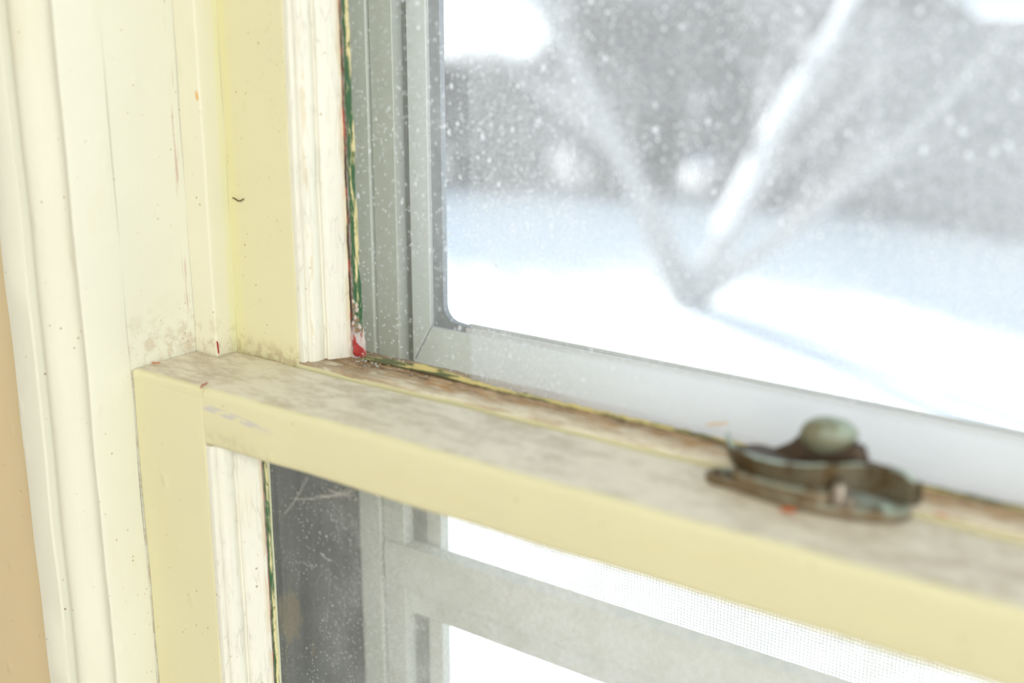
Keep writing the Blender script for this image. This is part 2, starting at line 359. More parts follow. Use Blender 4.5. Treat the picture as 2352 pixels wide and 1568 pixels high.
def clear_glass():
    t = NT('clear glass'); tr = t.n('ShaderNodeBsdfTransparent'); tr.inputs[0].default_value = (0.985, 0.992, 0.99, 1)
    gl = t.n('ShaderNodeBsdfGlossy'); gl.inputs['Roughness'].default_value = 0.03
    lw_ = t.n('ShaderNodeLayerWeight'); m1 = t.n('ShaderNodeMixShader')
    t.put(m1.inputs[0], t.math('ADD', 0.030, t.math('MULTIPLY', t.math('POWER', lw_.outputs['Facing'], 4.0), 0.5)))
    t.put(m1.inputs[1], tr.outputs[0]); t.put(m1.inputs[2], gl.outputs[0]); t.put(t.out.inputs[0], m1.outputs[0]); return t.m
M['glass_clear'] = clear_glass()
def pane(x0, x1, y0, y1, z0, z1, mat, parent):
    """sheet of glass: the dirt sits on its outdoor face, the other faces are clean"""
    b = MB(); b.box(x0, x1, y0, y1, z0, z1); b.mi = [1, 1, 1, 1, 0, 1]
    return b.build('glass_pane', [M[mat], M['glass_clear']], parent, smooth=0)

# ------------------------------------------------------------------ key lines of the window (metres)
XJ, XC = -0.4439, -0.042      # left jamb face, centre line
def mx(x): return 2*XC-x
def mir(prof): return [(mx(p), q) for p, q in prof][::-1]
Y_STOP, YL, YB, YU, YG_L, YG_U, YS = 0.308, 0.330, 0.366, 0.3783, 0.3485, 0.397, 0.470
Z_SILL, Z_HEAD = 0.62, 1.90
ZB = H-0.1884                 # underside of the lower meeting rail

# ------------------------------------------------------------------ room shell
b = MB(); XW0, XW1 = -1.3, 2.3
b.box(XW0, XJ-0.022, 0.326, 0.50, 0, 2.5); b.box(mx(XJ)+0.022, XW1, 0.326, 0.50, 0, 2.5)
b.box(XJ-0.022, mx(XJ)+0.022, 0.326, 0.50, 0, Z_SILL-0.03); b.box(XJ-0.022, mx(XJ)+0.022, 0.326, 0.50, Z_HEAD+0.03, 2.5)
struct(b.build('wall_front', M['wall'], smooth=0))
for nm, bx in (('wall_left', (XW0-0.1, XW0, -2.6, 0.5, 0, 2.5)), ('wall_right', (XW1, XW1+0.1, -2.6, 0.5, 0, 2.5)), ('wall_back', (XW0-0.1, XW1+0.1, -2.7, -2.6, 0, 2.5)),
               ('ceiling', (XW0-0.1, XW1+0.1, -2.7, 0.5, 2.5, 2.6))):
    b = MB(); b.box(*bx); struct(b.build(nm, M['room'], smooth=0))
b = MB(); b.box(XW0-0.1, XW1+0.1, -2.7, 0.5, -0.1, 0.0); struct(b.build('floor', M['floor'], smooth=0))
# unseen overhang added above the window against the sun
b = MB(); b.box(-2.2, 3.2, 0.50, 0.90, 2.30, 2.42); struct(b.build('sun_overhang', M['room'], smooth=0))

def crv(t, P):
    n = len(P)-1; f_ = t*n; i = min(int(f_), n-1); u = f_-i
    p0, p1, p2, p3 = P[max(i-1, 0)], P[i], P[i+1], P[min(i+2, n)]
    return [0.5*((2*b1)+(c1-a1)*u+(2*a1-5*b1+4*c1-d1)*u*u+(-a1+3*b1-3*c1+d1)*u**3) for a1, b1, c1, d1 in zip(p0, p1, p2, p3)]
# casing: outer fillet, half-round bead, then the flat return that stops the sash
def casing_profile():
    pts = [(XJ, 0.3294), (XJ, 0.3092), (XJ-0.0005, 0.3083), (XJ-0.0014, 0.3083)]
    K = [(XJ-0.0024, 0.3088), (XJ-0.0062, 0.3114), (XJ-0.0105, 0.3142), (XJ-0.0142, 0.3146), (XJ-0.0180, 0.3122), (XJ-0.0220, 0.3088), (XJ-0.0260, 0.3074), (XJ-0.0300, 0.3083), (XJ-0.0330, 0.3112), (XJ-0.0345, 0.3145)]
    pts += [tuple(crv(i/30, K)) for i in range(31)]; x1, y0 = -0.4786, 0.3150
    pts += [(x1, y0), (-0.4796, 0.3150), (-0.4806, 0.3120), (-0.4814, 0.3090), (-0.4824, 0.3083), (-0.4970, 0.3083), (-0.4986, 0.3090), (-0.4996, 0.3108), (-0.4996, 0.3255), (-0.4657, 0.3255), (-0.4657, 0.3294)]
    return pts
cp = casing_profile()
b = MB(); b.prism(cp, 'z', Z_SILL-0.09, Z_HEAD+0.0, 90, 0.0006, 26); struct(b.build('trim_1', M['casing']))
b = MB(); b.prism(mir(cp), 'z', Z_SILL-0.09, Z_HEAD+0.0, 60, 0.0004, 26); struct(b.build('trim_2', M['casing']))
b = MB(); b.box(-0.4996, mx(-0.4996), 0.3083, 0.3255, Z_HEAD, Z_HEAD+0.09); b.box(XJ-0.0215, mx(XJ)+0.0215, 0.3255, 0.5, Z_HEAD, Z_HEAD+0.025); struct(b.build('trim_3', M['casing'], bevel=0.002))
b = MB(); b.box(-0.53, mx(-0.53), 0.27, 0.3255, Z_SILL-0.028, Z_SILL); b.box(XJ-0.0215, mx(XJ)+0.0215, 0.3255, 0.52, Z_SILL-0.028, Z_SILL); struct(b.build('window_sill', M['casing'], bevel=0.004))
def jamb(nm, m):
    b = MB()
    b.prism(m([(XJ, 0.3295), (XJ, 0.3784), (XJ-0.0215, 0.3784), (XJ-0.0215, 0.3295)]), 'z', Z_SILL, Z_HEAD, 60, 0.00012, 40)
    b.prism(m([(XJ, 0.3785), (XJ, 0.500), (XJ-0.0215, 0.500), (XJ-0.0215, 0.3785)]), 'z', Z_SILL, Z_HEAD, 60, 0.0004, 30, mi=1)
    return struct(b.build(nm, [M['jamb'], M['outer']]))
ident = lambda p: p
jamb('trim_4', ident); jamb('trim_5', mir)
def bead(nm, m):
    b = MB(); pr = rounded([(XJ+0.0002, YB), (-0.4300, YB), (-0.4300, YU+0.0001), (XJ+0.0002, YU+0.0001)], [0, 0.0011, 0.0004, 0])
    b.prism(m(pr), 'z', Z_SILL, Z_HEAD, 80, 0.0004, 30); return struct(b.build(nm, M['bead']))
bead('trim_6', ident); bead('trim_7', mir)

# ------------------------------------------------------------------ sashes
def ogee(x0, y0, yb):
    """little stack of fillet, bead and cove between the sash front and the glass"""
    pts = [(0.0, 0.0), (0.0010, -0.0004), (0.0030, -0.0003), (0.0036, 0.0006), (0.0038, 0.0018), (0.0046, 0.0014), (0.0058, 0.0018), (0.0068, 0.0030), (0.0075, 0.0048),
           (0.0077, 0.0066), (0.0074, 0.0085), (0.0082, 0.0090), (0.0094, 0.0082), (0.0104, 0.0087), (0.0114, 0.0106), (0.0128, 0.0140), (0.0147, yb-y0-0.0004)]
    return [(x0+p, y0+q) for p, q in pts]+[(x0+0.0002, yb-0.0004), (x0+0.0002, y0+0.0004)]

def putty_mat():
    t = NT('old paint edge'); x, y, z = t.xyz(); uv = t.n('ShaderNodeAttribute', attribute_name='across').outputs['Fac']
    n = t.noise((500, 500, 70), 5, 0.7); n2 = t.noise((900, 900, 200), 4, 0.65, (5, 5, 5)); n3 = t.noise((300, 300, 95), 4, 0.6, (1, 8, 3)); n4 = t.noise((200, 200, 26), 3, 0.6, (9, 1, 3))
    u = t.math('ADD', uv, t.math('MULTIPLY', t.math('SUBTRACT', n, 0.5), 0.55))
    c = t.mix(t.ramp(u, 0.10, 0.16), (0.80, 0.70, 0.42), (0.055, 0.03, 0.02))
    red = t.math('MULTIPLY', t.ramp(n3, 0.53, 0.57), t.ramp(u, 0.36, 0.30))
    c = t.mix(t.math('MULTIPLY', red, t.ramp(u, 0.1, 0.14)), c, (0.56, 0.05, 0.045))
    c = t.mix(t.ramp(u, 0.30, 0.36), c, t.mix(t.ramp(n2, 0.42, 0.6), (0.15, 0.12, 0.08), (0.36, 0.33, 0.28)))
    c = t.mix(t.ramp(u, 0.53, 0.60), c, t.mix(t.ramp(n2, 0.56, 0.66), (0.045, 0.13, 0.055), (0.33, 0.36, 0.20)))
    c = t.mix(t.math('MULTIPLY', t.ramp(u, 0.74, 0.80), t.ramp(n4, 0.40, 0.50)), c, t.mix(t.ramp(n2, 0.36, 0.44), (0.12, 0.16, 0.05), (0.74, 0.66, 0.34)))
    ft = t.math('MULTIPLY', t.ramp(t.math('ADD', z, t.math('MULTIPLY', n3, 0.012)), ZT+0.026, ZT+0.016), t.ramp(x, -0.3785, -0.3770))
    c = t.mix(t.math('MULTIPLY', ft, t.ramp(n2, 0.30, 0.42)), c, t.mix(t.ramp(n3, 0.50, 0.58), (0.66, 0.58, 0.55), (0.50, 0.09, 0.08)))
    return t.principled(c, 0.6, 0, t.bump(n2, 0.0006))
M['putty'] = putty_mat()
def strip(name, mat, parent, rows, thick):
    """ragged flat bead of old paint; rows = (start point, end point) across, offset thick toward the room"""
    me = bpy.data.meshes.new(name); L = world_loc(parent); vs = []; ac = []; K = 5
    for (p, q) in rows:
        p, q = Vector(p)-L, Vector(q)-L
        for j in range(K):
            u = j/(K-1); bulge = math.sin(math.pi*min(1, max(0, u*0.86+0.14)))
            vs.append(p.lerp(q, u)+Vector((0, -thick*bulge, 0))); ac.append(u)
        for j in range(K): vs.append(p.lerp(q, j/(K-1))+Vector((0, 0.0004, 0))); ac.append(j/(K-1))
    fs = []
    for i in range(len(rows)-1):
        a = i*2*K
        for j in range(K-1): fs.append((a+j, a+j+1, a+2*K+j+1, a+2*K+j))
        fs.append((a+K-1, a+2*K-1, a+4*K-1, a+3*K-1)); fs.append((a, a+2*K, a+3*K, a+K))
        for j in range(K-1): fs.append((a+K+j, a+3*K+j, a+3*K+j+1, a+K+j+1))
    me.from_pydata(vs, [], fs); me.materials.append(mat)
    at_ = me.attributes.new('across', 'FLOAT', 'POINT'); at_.data.foreach_set('value', ac)
    import bmesh
    bm = bmesh.new(); bm.from_mesh(me); bmesh.ops.recalc_face_normals(bm, faces=bm.faces); bm.to_mesh(me); bm.free()
    o = bpy.data.objects.new(name, me); C.objects.link(o); o.parent = parent; return o
def fbm(x, s=0.0):
    return noise.noise(Vector((x, s, 0)))+0.5*noise.noise(Vector((x*2.3, s+4, 0)))+0.28*noise.noise(Vector((x*5.1, s+9, 0)))+0.16*noise.noise(Vector((x*13, s+2, 0)))

# --- lower sash (nearer the room) ---
low = thing('window_sash', 'lower wooden sash painted yellow, its dusty meeting rail carrying the brass lock', 'window sash', (XC, 0.348, Z_SILL))
rail_prof = rounded([(YL, ZB), (YL, ZT), (0.3757, ZT-0.0004), (0.3757, ZB+0.003), (0.3690, ZB)], [0.0030, 0.0036, 0.0012, 0.001, 0])
cap_prof = rounded([(YL, ZT-0.0041), (YL, ZT), (0.3652, ZT), (0.3652, ZT-0.0041)], [0, 0.0034, 0, 0])
def low_stile(m, sgn):
    b = MB()
    pr = rounded([(-0.4433, YL), (-0.399, YL), (-0.399, 0.3652), (-0.4433, 0.3652)], [0.0004, 0.0008, 0, 0])
    b.prism(m(pr), 'z', Z_SILL+0.002, ZT-0.0040, 70, 0.0004, 30)
    x0, x1 = sorted((m([(-0.4433, 0)])[0][0], m([(-0.3990, 0)])[0][0])); b.prism(cap_prof, 'x', x0, x1, 16, 0.0003, 34, mi=1)
    return b
for m in (ident, mir):
    low_stile(m, 1).build('stile', [M['stile_low'], M['rail']], low)
    b = MB(); b.prism(m(ogee(-0.399, YL+0.0003, YG_L)), 'z', Z_SILL+0.07, ZB-0.0002, 90, 0.00045, 30, seed=3); b.build('moulding', M['ogee'], low)
b = MB()
b.prism(rail_prof, 'x', -0.3988, mx(-0.3988), 160, 0.0005, 34)
hp = [(0.3653, ZB), (0.3653, ZT), (0.3755, ZT-0.0004), (0.3755, ZB)]
b.prism(hp, 'x', -0.4296, -0.3989, 4, 0.0003, 34); b.prism(hp, 'x', mx(-0.3989), mx(-0.4296), 4)
b.build('meeting_rail', M['rail'], low)
b = MB(); b.box(-0.4433, mx(-0.4433), YL, 0.3652, Z_SILL+0.001, Z_SILL+0.07); b.build('bottom_rail', M['stile_low'], low, bevel=0.002)
pane(-0.396, mx(-0.396), YG_L, YG_L+0.0025, Z_SILL+0.065, ZB+0.006, 'glass_low', low)
rows = []
for i in range(160):
    z = ZB+0.0005-i*0.004
    if z < Z_SILL+0.072: break
    rows.append(((-0.3850+0.0003*fbm(z*70, 1), YG_L-0.0002, z), (-0.3823+0.0005*fbm(z*90, 7)+0.0002*fbm(z*400, 3), YG_L-0.0002, z)))
strip('putty', M['putty'], low, rows, 0.0010)

# --- upper sash (farther out) ---
upp = thing('window_sash', 'upper wooden sash with rotted brown rail top and spotted glass', 'window sash', (XC, 0.395, ZT-0.03))
for m in (ident, mir):
    b = MB(); pr = rounded([(-0.4433, YU), (-0.391, YU), (-0.391, 0.4135), (-0.4433, 0.4135)], [0, 0.0008, 0, 0])
    b.prism(m(pr), 'z', ZT-0.03, Z_HEAD-0.002, 90, 0.0004, 30); b.build('stile', M['stile_up'], upp)
    b = MB(); b.prism(m(ogee(-0.391, YU+0.0003, YG_U)), 'z', ZT+0.0012, Z_HEAD-0.06, 130, 0.00045, 32, seed=9); b.build('moulding', M['ogee'], upp)
up_prof = rounded([(YU-0.0004, ZT-0.03), (YU-0.0004, ZT+0.0004), (YU+0.0010, ZT+0.0016), (0.388, ZT+0.0017), (0.4085, ZT+0.0014), (0.4135, ZT-0.005), (0.4135, ZT-0.03)], [0, 0.0005, 0.0012, 0, 0.001, 0, 0])
b = MB(); b.prism(up_prof, 'x', -0.3909, mx(-0.3909), 260, 0.0007, 60, seed=5); b.build('meeting_rail', M['bare'], upp)
b = MB(); b.box(-0.4433, mx(-0.4433), YU, 0.4135, Z_HEAD-0.062, Z_HEAD-0.001); b.build('top_rail', M['stile_up'], upp, bevel=0.002)
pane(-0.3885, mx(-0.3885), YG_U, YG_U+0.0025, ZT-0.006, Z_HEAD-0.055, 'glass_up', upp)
rows = []
for i in range(320):
    z = ZT+0.0012+i*0.002; t_ = max(0, 1-i/34)
    rows.append(((-0.3768+0.0004*fbm(z*60, 3), YG_U-0.0003, z), (-0.3722+0.0018*t_*t_+0.0020*max(0, 1-i/90)+0.0007*fbm(z*55, 8)+0.00035*fbm(z*300, 2), YG_U-0.0003, z)))
    if z > Z_HEAD-0.065: break
strip('putty', M['putty'], upp, rows, 0.0013)
def putty2():
    t = NT('paint line on glass'); x, y, z = t.xyz(); uv = t.n('ShaderNodeAttribute', attribute_name='across').outputs['Fac']
    n = t.noise((55, 300, 600), 5, 0.6); n2 = t.noise((500, 900, 900), 3, 0.6)
    u = t.math('ADD', uv, t.math('MULTIPLY', t.math('SUBTRACT', n, 0.5), 0.7))
    c = t.mix(t.ramp(u, 0.1, 0.45), (0.10, 0.055, 0.025), (0.13, 0.145, 0.07))
    yel = t.math('MULTIPLY', t.ramp(u, 0.45, 0.6), t.ramp(n, 0.45, 0.55))
    c = t.mix(yel, c, (0.62, 0.53, 0.22)); c = t.mix(t.math('MULTIPLY', t.ramp(n2, 0.62, 0.7), 0.6), c, (0.04, 0.06, 0.06))
    return t.principled(c, 0.7, 0, t.bump(n2, 0.0006))
M['putty2'] = putty2()
rows = []
for i in range(420):
    x = -0.374+i*0.0017
    h = 0.0011+0.0026*max(0, 1-abs(x+0.336)/0.040)+0.0006*fbm(x*60, 5)+0.0005*fbm(x*260, 1)
    rows.append(((x, YG_U-0.0003, ZT+0.0010), (x, YG_U-0.0003, ZT+0.0016+max(0.0003, h))))
    if x > mx(-0.378): break
strip('putty', M['putty2'], upp, rows, 0.0013)

# crumbs of old paint in the corner of the upper sash
random.seed(4)
def lump(b, c, r, sq=0.6, seed=0, mi=0):
    import bmesh
    bm = bmesh.new(); bmesh.ops.create_icosphere(bm, subdivisions=2, radius=1)
    vs = []
    for v in bm.verts:
        k = 1+0.55*noise.noise(v.co*1.7+Vector((seed*3.1, seed, 0)))
        vs.append((c[0]+v.co.x*r*k, c[1]+v.co.y*r*k*0.8, c[2]+v.co.z*r*k*sq))
    b.add(vs, [tuple(v.index for v in f.verts) for f in bm.faces], mi); bm.free()
b = MB()
for k in range(110):
    x = -0.3715+abs(random.gauss(0, 0.012)); y = YG_U-0.0012-abs(random.gauss(0, 0.003))
    r = random.uniform(0.0002, 0.0008); lump(b, (x, y, ZT+0.0016+r*0.3), r, 0.6, k, random.choice((0, 0, 0, 0, 1, 2)))
for k in range(34):
    u = random.random()**1.6; lump(b, (-0.3735+random.uniform(-0.001, 0.0045)*(1-u*0.6), YG_U-0.0013, ZT+0.004+u*0.024), random.uniform(0.0003, 0.0010), 1.2, k+90, random.choice((2, 1, 0, 0)))
M['crumb'] = flat('brown crumbs', (0.30, 0.20, 0.11), 0.9, 0, 0.3, 700); M['crumb2'] = flat('pale green crumbs', (0.40, 0.42, 0.36), 0.9, 0, 0.2, 700)
M['crumb3'] = flat('chalky crumbs', (0.62, 0.53, 0.46), 0.9, 0, 0.2, 700); M['red'] = flat('red paint', (0.42, 0.045, 0.038), 0.6, 0, 0.35, 900)
M['orange'] = flat('orange flake', (0.70, 0.22, 0.09), 0.6, 0, 0.2, 900); M['straw'] = flat('straw', (0.80, 0.50, 0.20), 0.6, 0, 0.2, 300)
M['brown'] = flat('dark brown', (0.16, 0.085, 0.025), 0.6, 0, 0.3, 900)
tag(b.build('debris', [M['crumb'], M['crumb2'], M['crumb3']]), 'crumbled old paint and dirt heaped in the glass corner by the red chip', 'debris', kind='stuff')

# ------------------------------------------------------------------ storm window
st = thing('storm_window', 'grey aluminium storm window frame outside the wooden sashes', 'storm window', (XC, YS, Z_SILL))
def vert(name, prof, mat, z0=Z_SILL+0.001, z1=Z_HEAD-0.001, mirror=True):
    for m in ((ident, mir) if mirror else (ident,)):
        b = MB(); b.prism(m(prof), 'z', z0, z1, 1); b.build(name, M[mat], st)
fr = [(-0.4436, 0.4690), (-0.4292, 0.4690), (-0.4286, 0.4696), (-0.4286, 0.4716), (-0.4274, 0.4716), (-0.4274, 0.4702), (-0.4269, 0.4698), (-0.4131, 0.4698), (-0.4127, 0.4702),
      (-0.4127, 0.4790), (-0.4056, 0.4790), (-0.4050, 0.4796), (-0.4050, 0.4900), (-0.4436, 0.4900)]
vert('frame', fr, 'alum')
vert('track', [(-0.4125, 0.4770), (-0.4045, 0.4770), (-0.4045, 0.4788), (-0.4125, 0.4788)], 'alum_dark')
for z0, z1, nm in ((Z_HEAD-0.05, Z_HEAD-0.001, 'head_bar'), (Z_SILL+0.001, Z_SILL+0.04, 'sill_bar')):
    b = MB(); b.box(-0.4126, mx(-0.4126), 0.4700, 0.4900, z0, z1); b.build(nm, M['alum'], st, bevel=0.001)
ZR = H-0.1672; ZM = H-0.1875   # top of the storm sash bottom rail, foot of its mitre
g = 0.00035
for m in (ident, mir):
    b = MB(); pr = m([(-0.4041, 0.4702), (-0.3922, 0.4702), (-0.3922, 0.4768), (-0.4041, 0.4768)])
    n0 = len(b.v); b.prism(pr, 'z', 0, 1, 1)
    zt = {round(-0.4041, 4): ZM, round(-0.3922, 4): ZR}
    def fix(v):
        xx = v[0] if m is ident else mx(v[0])
        return (v[0], v[1], (zt[round(xx, 4)]+0.0006 if v[2] < 0.5 else Z_HEAD-0.05))
    b.v = [fix(v) for v in b.v]; b.build('sash_stile', M['alum_light'], st, bevel=0.0004)
b = MB(); y0, y1 = 0.4702, 0.4768
poly = [(-0.3922+g, ZR), (mx(-0.3922+g), ZR), (mx(-0.4041+g), ZM), (mx(-0.4041+g), ZM-0.034), (-0.4041+g, ZM-0.034), (-0.4041+g, ZM)]
k = len(poly); vs = [(x, y0, z) for x, z in poly]+[(x, y1, z) for x, z in poly]
b.add(vs, [tuple(range(k)), tuple(range(2*k-1, k-1, -1))]+[(j, (j+1) % k, (j+1) % k+k, j+k) for j in range(k)])
b.build('sash_rail', M['alum_light'], st, bevel=0.0004)
M['lip'] = flat('pale vinyl', (0.72, 0.70, 0.68), 0.5, 0, 0.06, 60)
b = MB(); b.box(-0.372, mx(-0.372), 0.4722, 0.4748, ZR-0.001, ZR+0.0024); b.box(-0.372, mx(-0.372), 0.4750, 0.4765, ZR-0.001, ZR+0.0038)
b.build('glazing_lip', M['lip'], st, bevel=0.0004)
# gasket with rounded corner
b = MB(); xo, xi, zo, zi, r = -0.3923, -0.3859, ZR-0.0012, ZR+0.0034, 0.0085
inner = [(xi, Z_HEAD-0.05)]+[(xi+r-r*math.cos(a), zi+r-r*math.sin(a)) for a in [math.pi/2*i/10 for i in range(11)]]+[(-0.366, zi-0.0012), (-0.357, ZR+0.0004)]
outer = [(xo, Z_HEAD-0.05)]+[(xo+(i/10)*0.0005, zo+r*0.6*(1-i/10)) if i < 8 else (xo+(i-7)*0.008, zo) for i in range(11)]+[(-0.364, ZR-0.0004), (-0.357, ZR+0.0002)]
for m in (lambda x: x, mx):
    vs = []; n = len(inner)
    for yy in (0.4727, 0.4762):
        vs += [(m(x), yy, z) for x, z in outer]+[(m(x), yy, z) for x, z in inner]
    fs = []
    for i in range(n-1):
        fs += [(i, i+1, n+i+1, n+i), (2*n+i, 3*n+i, 3*n+i+1, 2*n+i+1), (n+i, n+i+1, 3*n+i+1, 3*n+i), (i, 2*n+i, 2*n+i+1, i+1)]
    b.add(vs, fs)
b.build('gasket', M['gasket'], st)
b = MB(); b.box(-0.391, mx(-0.391), 0.4742, 0.4748, ZR-0.001, Z_HEAD-0.045); b.build('glass_pane', M['glass_clear'], st, smooth=0)
# raised lower insert: its bottom rail crosses in front of the screen
b = MB(); tilt = 0.0
def bar(b, x0, x1, prof): b.prism(prof, 'x', x0, x1, 1)
zb1, zb2, zb3 = H-0.2900, H-0.3143, H-0.3330
bp = [(0.4672, zb2), (0.4668, zb1-0.004), (0.4680, zb1), (0.4775, zb1), (0.4780, zb3), (0.4765, zb3), (0.4760, zb2-0.003), (0.4690, zb2)]
bar(b, -0.4246, mx(-0.4246), bp); b.build('insert_rail', M['alum'], st)
b = MB(); b.box(-0.4122, -0.3955, 0.4795, 0.4860, Z_SILL+0.03, ZM-0.01); b.box(mx(-0.3955), mx(-0.4122), 0.4795, 0.4860, Z_SILL+0.03, ZM-0.01)
b.build('screen_frame', M['alum'], st)
# woven wire
b = MB(); xs0, xs1, zs0, zs1, ysn, px_, pz_, rw = -0.4030, mx(-0.4030), Z_SILL+0.04, ZM-0.012, 0.4885, 0.00172, 0.00158, 0.00013
def wire(pts): b.tube(pts, rw, 3)
nx = int((xs1-xs0)/px_); nz = int((zs1-zs0)/pz_)
for i in range(nx+1):
    x = xs0+i*px_; wire([(x+0.00008*math.sin(i*1.7+j), ysn, zs0+(zs1-zs0)*j/10) for j in range(11)])
for i in range(nz+1):
    z = zs0+i*pz_; wire([(xs0+(xs1-xs0)*j/120, ysn+0.0001, z+0.00022*math.sin(j*1.9+0.35*math.sin(i*0.9))+0.0003*noise.noise(Vector((j*0.35, i*0.05, 0)))) for j in range(121)])
b.build('insect_screen', M['wire'], st, smooth=0)

# ------------------------------------------------------------------ sash lock
def bronze(name, a, c2, green, rough=0.45):
    t = NT(name); n = t.noise(140, 5, 0.65); n2 = t.noise(90, 4, 0.6, (3, 3, 1)); nz = t.nrm()[2]
    c = t.mix(n, a, c2)
    gm = t.math('MULTIPLY', t.ramp(n2, 0.40, 0.56), t.ramp(nz, 0.1, 0.8, green*0.12, green), clamp=True)
    c = t.mix(gm, c, t.mix(n, (0.30, 0.42, 0.33), (0.56, 0.64, 0.56)))
    return t.principled(c, rough, t.math('SUBTRACT', 0.75, t.math('MULTIPLY', gm, 0.75)), t.bump(n, 0.0004))
M['bronze'] = bronze('tarnished bronze', (0.055, 0.036, 0.015), (0.145, 0.092, 0.038), 0.9)
M['bronze_base'] = bronze('worn bronze base', (0.15, 0.105, 0.055), (0.34, 0.26, 0.165), 0.7)
M['verdigris'] = bronze('verdigris', (0.22, 0.21, 0.13), (0.34, 0.33, 0.22), 0.75, 0.75)
M['dark_bronze'] = flat('dark bronze', (0.075, 0.05, 0.03), 0.5, 0.4, 0.3, 200)
M['bright'] = flat('rubbed metal', (0.34, 0.29, 0.23), 0.4, 0.6, 0.1, 200)
LX, LY = -0.151, 0.367
lk = thing('sash_lock', 'tarnished bronze sash lock with green patina on the meeting rail', 'window lock', (LX, LY, ZT))
def lw(pts): return [(LX+x, LY+y) for x, y in pts]
def smoothloop(pts, it=2):
    for _ in range(it):
        o = []
        for i in range(len(pts)):
            a, c_ = pts[i], pts[(i+1) % len(pts)]
            o += [(a[0]*0.75+c_[0]*0.25, a[1]*0.75+c_[1]*0.25), (a[0]*0.25+c_[0]*0.75, a[1]*0.25+c_[1]*0.75)]
        pts = o
    return pts
base = smoothloop([(-0.0345, -0.002), (-0.030, -0.0062), (-0.022, -0.0060), (-0.014, -0.0075), (-0.002, -0.0098), (0.011, -0.0085), (0.019, -0.0062), (0.030, -0.0030), (0.0350, 0.0045), (0.0330, 0.0085), (0.022, 0.0095), (0.0, 0.0085), (-0.020, 0.0070), (-0.032, 0.0045)])
b = MB(); b.prism(lw(base), 'z', ZT-0.0002, ZT+0.0030, 1); b.build('base_plate', M['bronze_base'], lk, bevel=0.0008)
boss = smoothloop([(-0.0250, -0.0052), (-0.012, -0.0080), (0.000, -0.0086), (0.0125, -0.0070), (0.012, 0.004), (-0.004, 0.0070), (-0.020, 0.006)])
b = MB(); b.prism(lw(boss), 'z', ZT+0.0005, ZT+0.0066, 1); b.build('boss', M['bronze_base'], lk, bevel=0.0006)
for sx, sy in ((-0.0285, -0.0008), (0.0265, 0.0022)):
    b = MB(); n = 14
    prof = [(0.0, 0.0012), (0.0018, 0.0010), (0.0030, 0.0003), (0.0032, 0.0)]
    vs = []; 
    for (rr, zz) in prof[1:]:
        vs += [(LX+sx+rr*math.cos(2*math.pi*j/n), LY+sy+rr*math.sin(2*math.pi*j/n), ZT+0.003+zz) for j in range(n)]
    vs.append((LX+sx, LY+sy, ZT+0.0042)); fs = [(i*n+j, i*n+(j+1) % n, (i+1)*n+(j+1) % n, (i+1)*n+j) for i in range(2) for j in range(n)]+[(j, (j+1) % n, 3*n) for j in range(n)]
    b.add(vs, fs); b.build('screw', M['bronze'], lk)
# upright catch post beside the right lug
b = MB(); b.tube([(LX+0.0135, LY-0.0020, ZT+0.0028), (LX+0.0135, LY-0.0020, ZT+0.0070), (LX+0.0137, LY-0.0018, ZT+0.0092), (LX+0.0140, LY-0.0015, ZT+0.0100)], [0.0029, 0.0028, 0.0022, 0.0008], 16); b.build('post', M['bright'], lk)
b = MB(); b.tube([(LX+0.0175, LY-0.0025, ZT+0.0028), (LX+0.0178, LY-0.0025, ZT+0.0052), (LX+0.0180, LY-0.0024, ZT+0.0060)], [0.0022, 0.0020, 0.0006], 12); b.build('rivet', M['bright'], lk)
# cam: S-swept band with deep skirt, rising to the right
CP = [(-0.0335, 0.0120, 0.0080, 0.0118), (-0.0262, 0.0020, 0.0060, 0.0118), (-0.0135, -0.0055, 0.0056, 0.0128), (-0.0010, -0.0062, 0.0058, 0.0136), (0.0090, -0.0015, 0.0066, 0.0142), (0.0190, 0.0050, 0.0050, 0.0146), (0.0285, 0.0070, 0.0034, 0.0142), (0.0335, 0.0082, 0.0032, 0.0115), (0.0348, 0.0112, 0.0032, 0.0090)]
b = MB(); N_ = 48; vs = []
for i in range(N_+1):
    x, y, z0, z1 = crv(i/N_, CP)
    vs += [(LX+x, LY+y, ZT+z0), (LX+x-0.0004, LY+y-0.0002, ZT+z1), (LX+x, LY+y+0.0022, ZT+z1+0.0002), (LX+x, LY+y+0.0022, ZT+z0)]
fs = [(i*4+j, i*4+(j+1) % 4, i*4+4+(j+1) % 4, i*4+4+j) for i in range(N_) for j in range(4)]+[(3, 2, 1, 0), tuple(N_*4+j for j in range(4))]
b.add(vs, fs); b.build('cam', M['bronze'], lk, bevel=0.0004)
b = MB(); top = [crv(i/24*0.62+0.1, CP) for i in range(25)]
vs = [(LX+p[0], LY+p[1]+0.0015, ZT+p[3]-0.0018) for p in top]+[(LX+p[0]*0.9+0.001, LY+0.0135+0.001*math.sin(i), ZT+p[3]-0.0020) for i, p in enumerate(top)]
vs += [(x, y, z-0.0020) for x, y, z in vs]
fs = [(i, i+1, 26+i, 25+i) for i in range(24)]+[(50+i, 75+i, 76+i, 51+i) for i in range(24)]+[(i, 50+i, 51+i, i+1) for i in range(24)]+[(25+i, 26+i, 76+i, 75+i) for i in range(24)]+[(0, 25, 75, 50), (24, 74, 99, 49)]
b.add(vs, fs); b.build('cam_plate', M['dark_bronze'], lk)
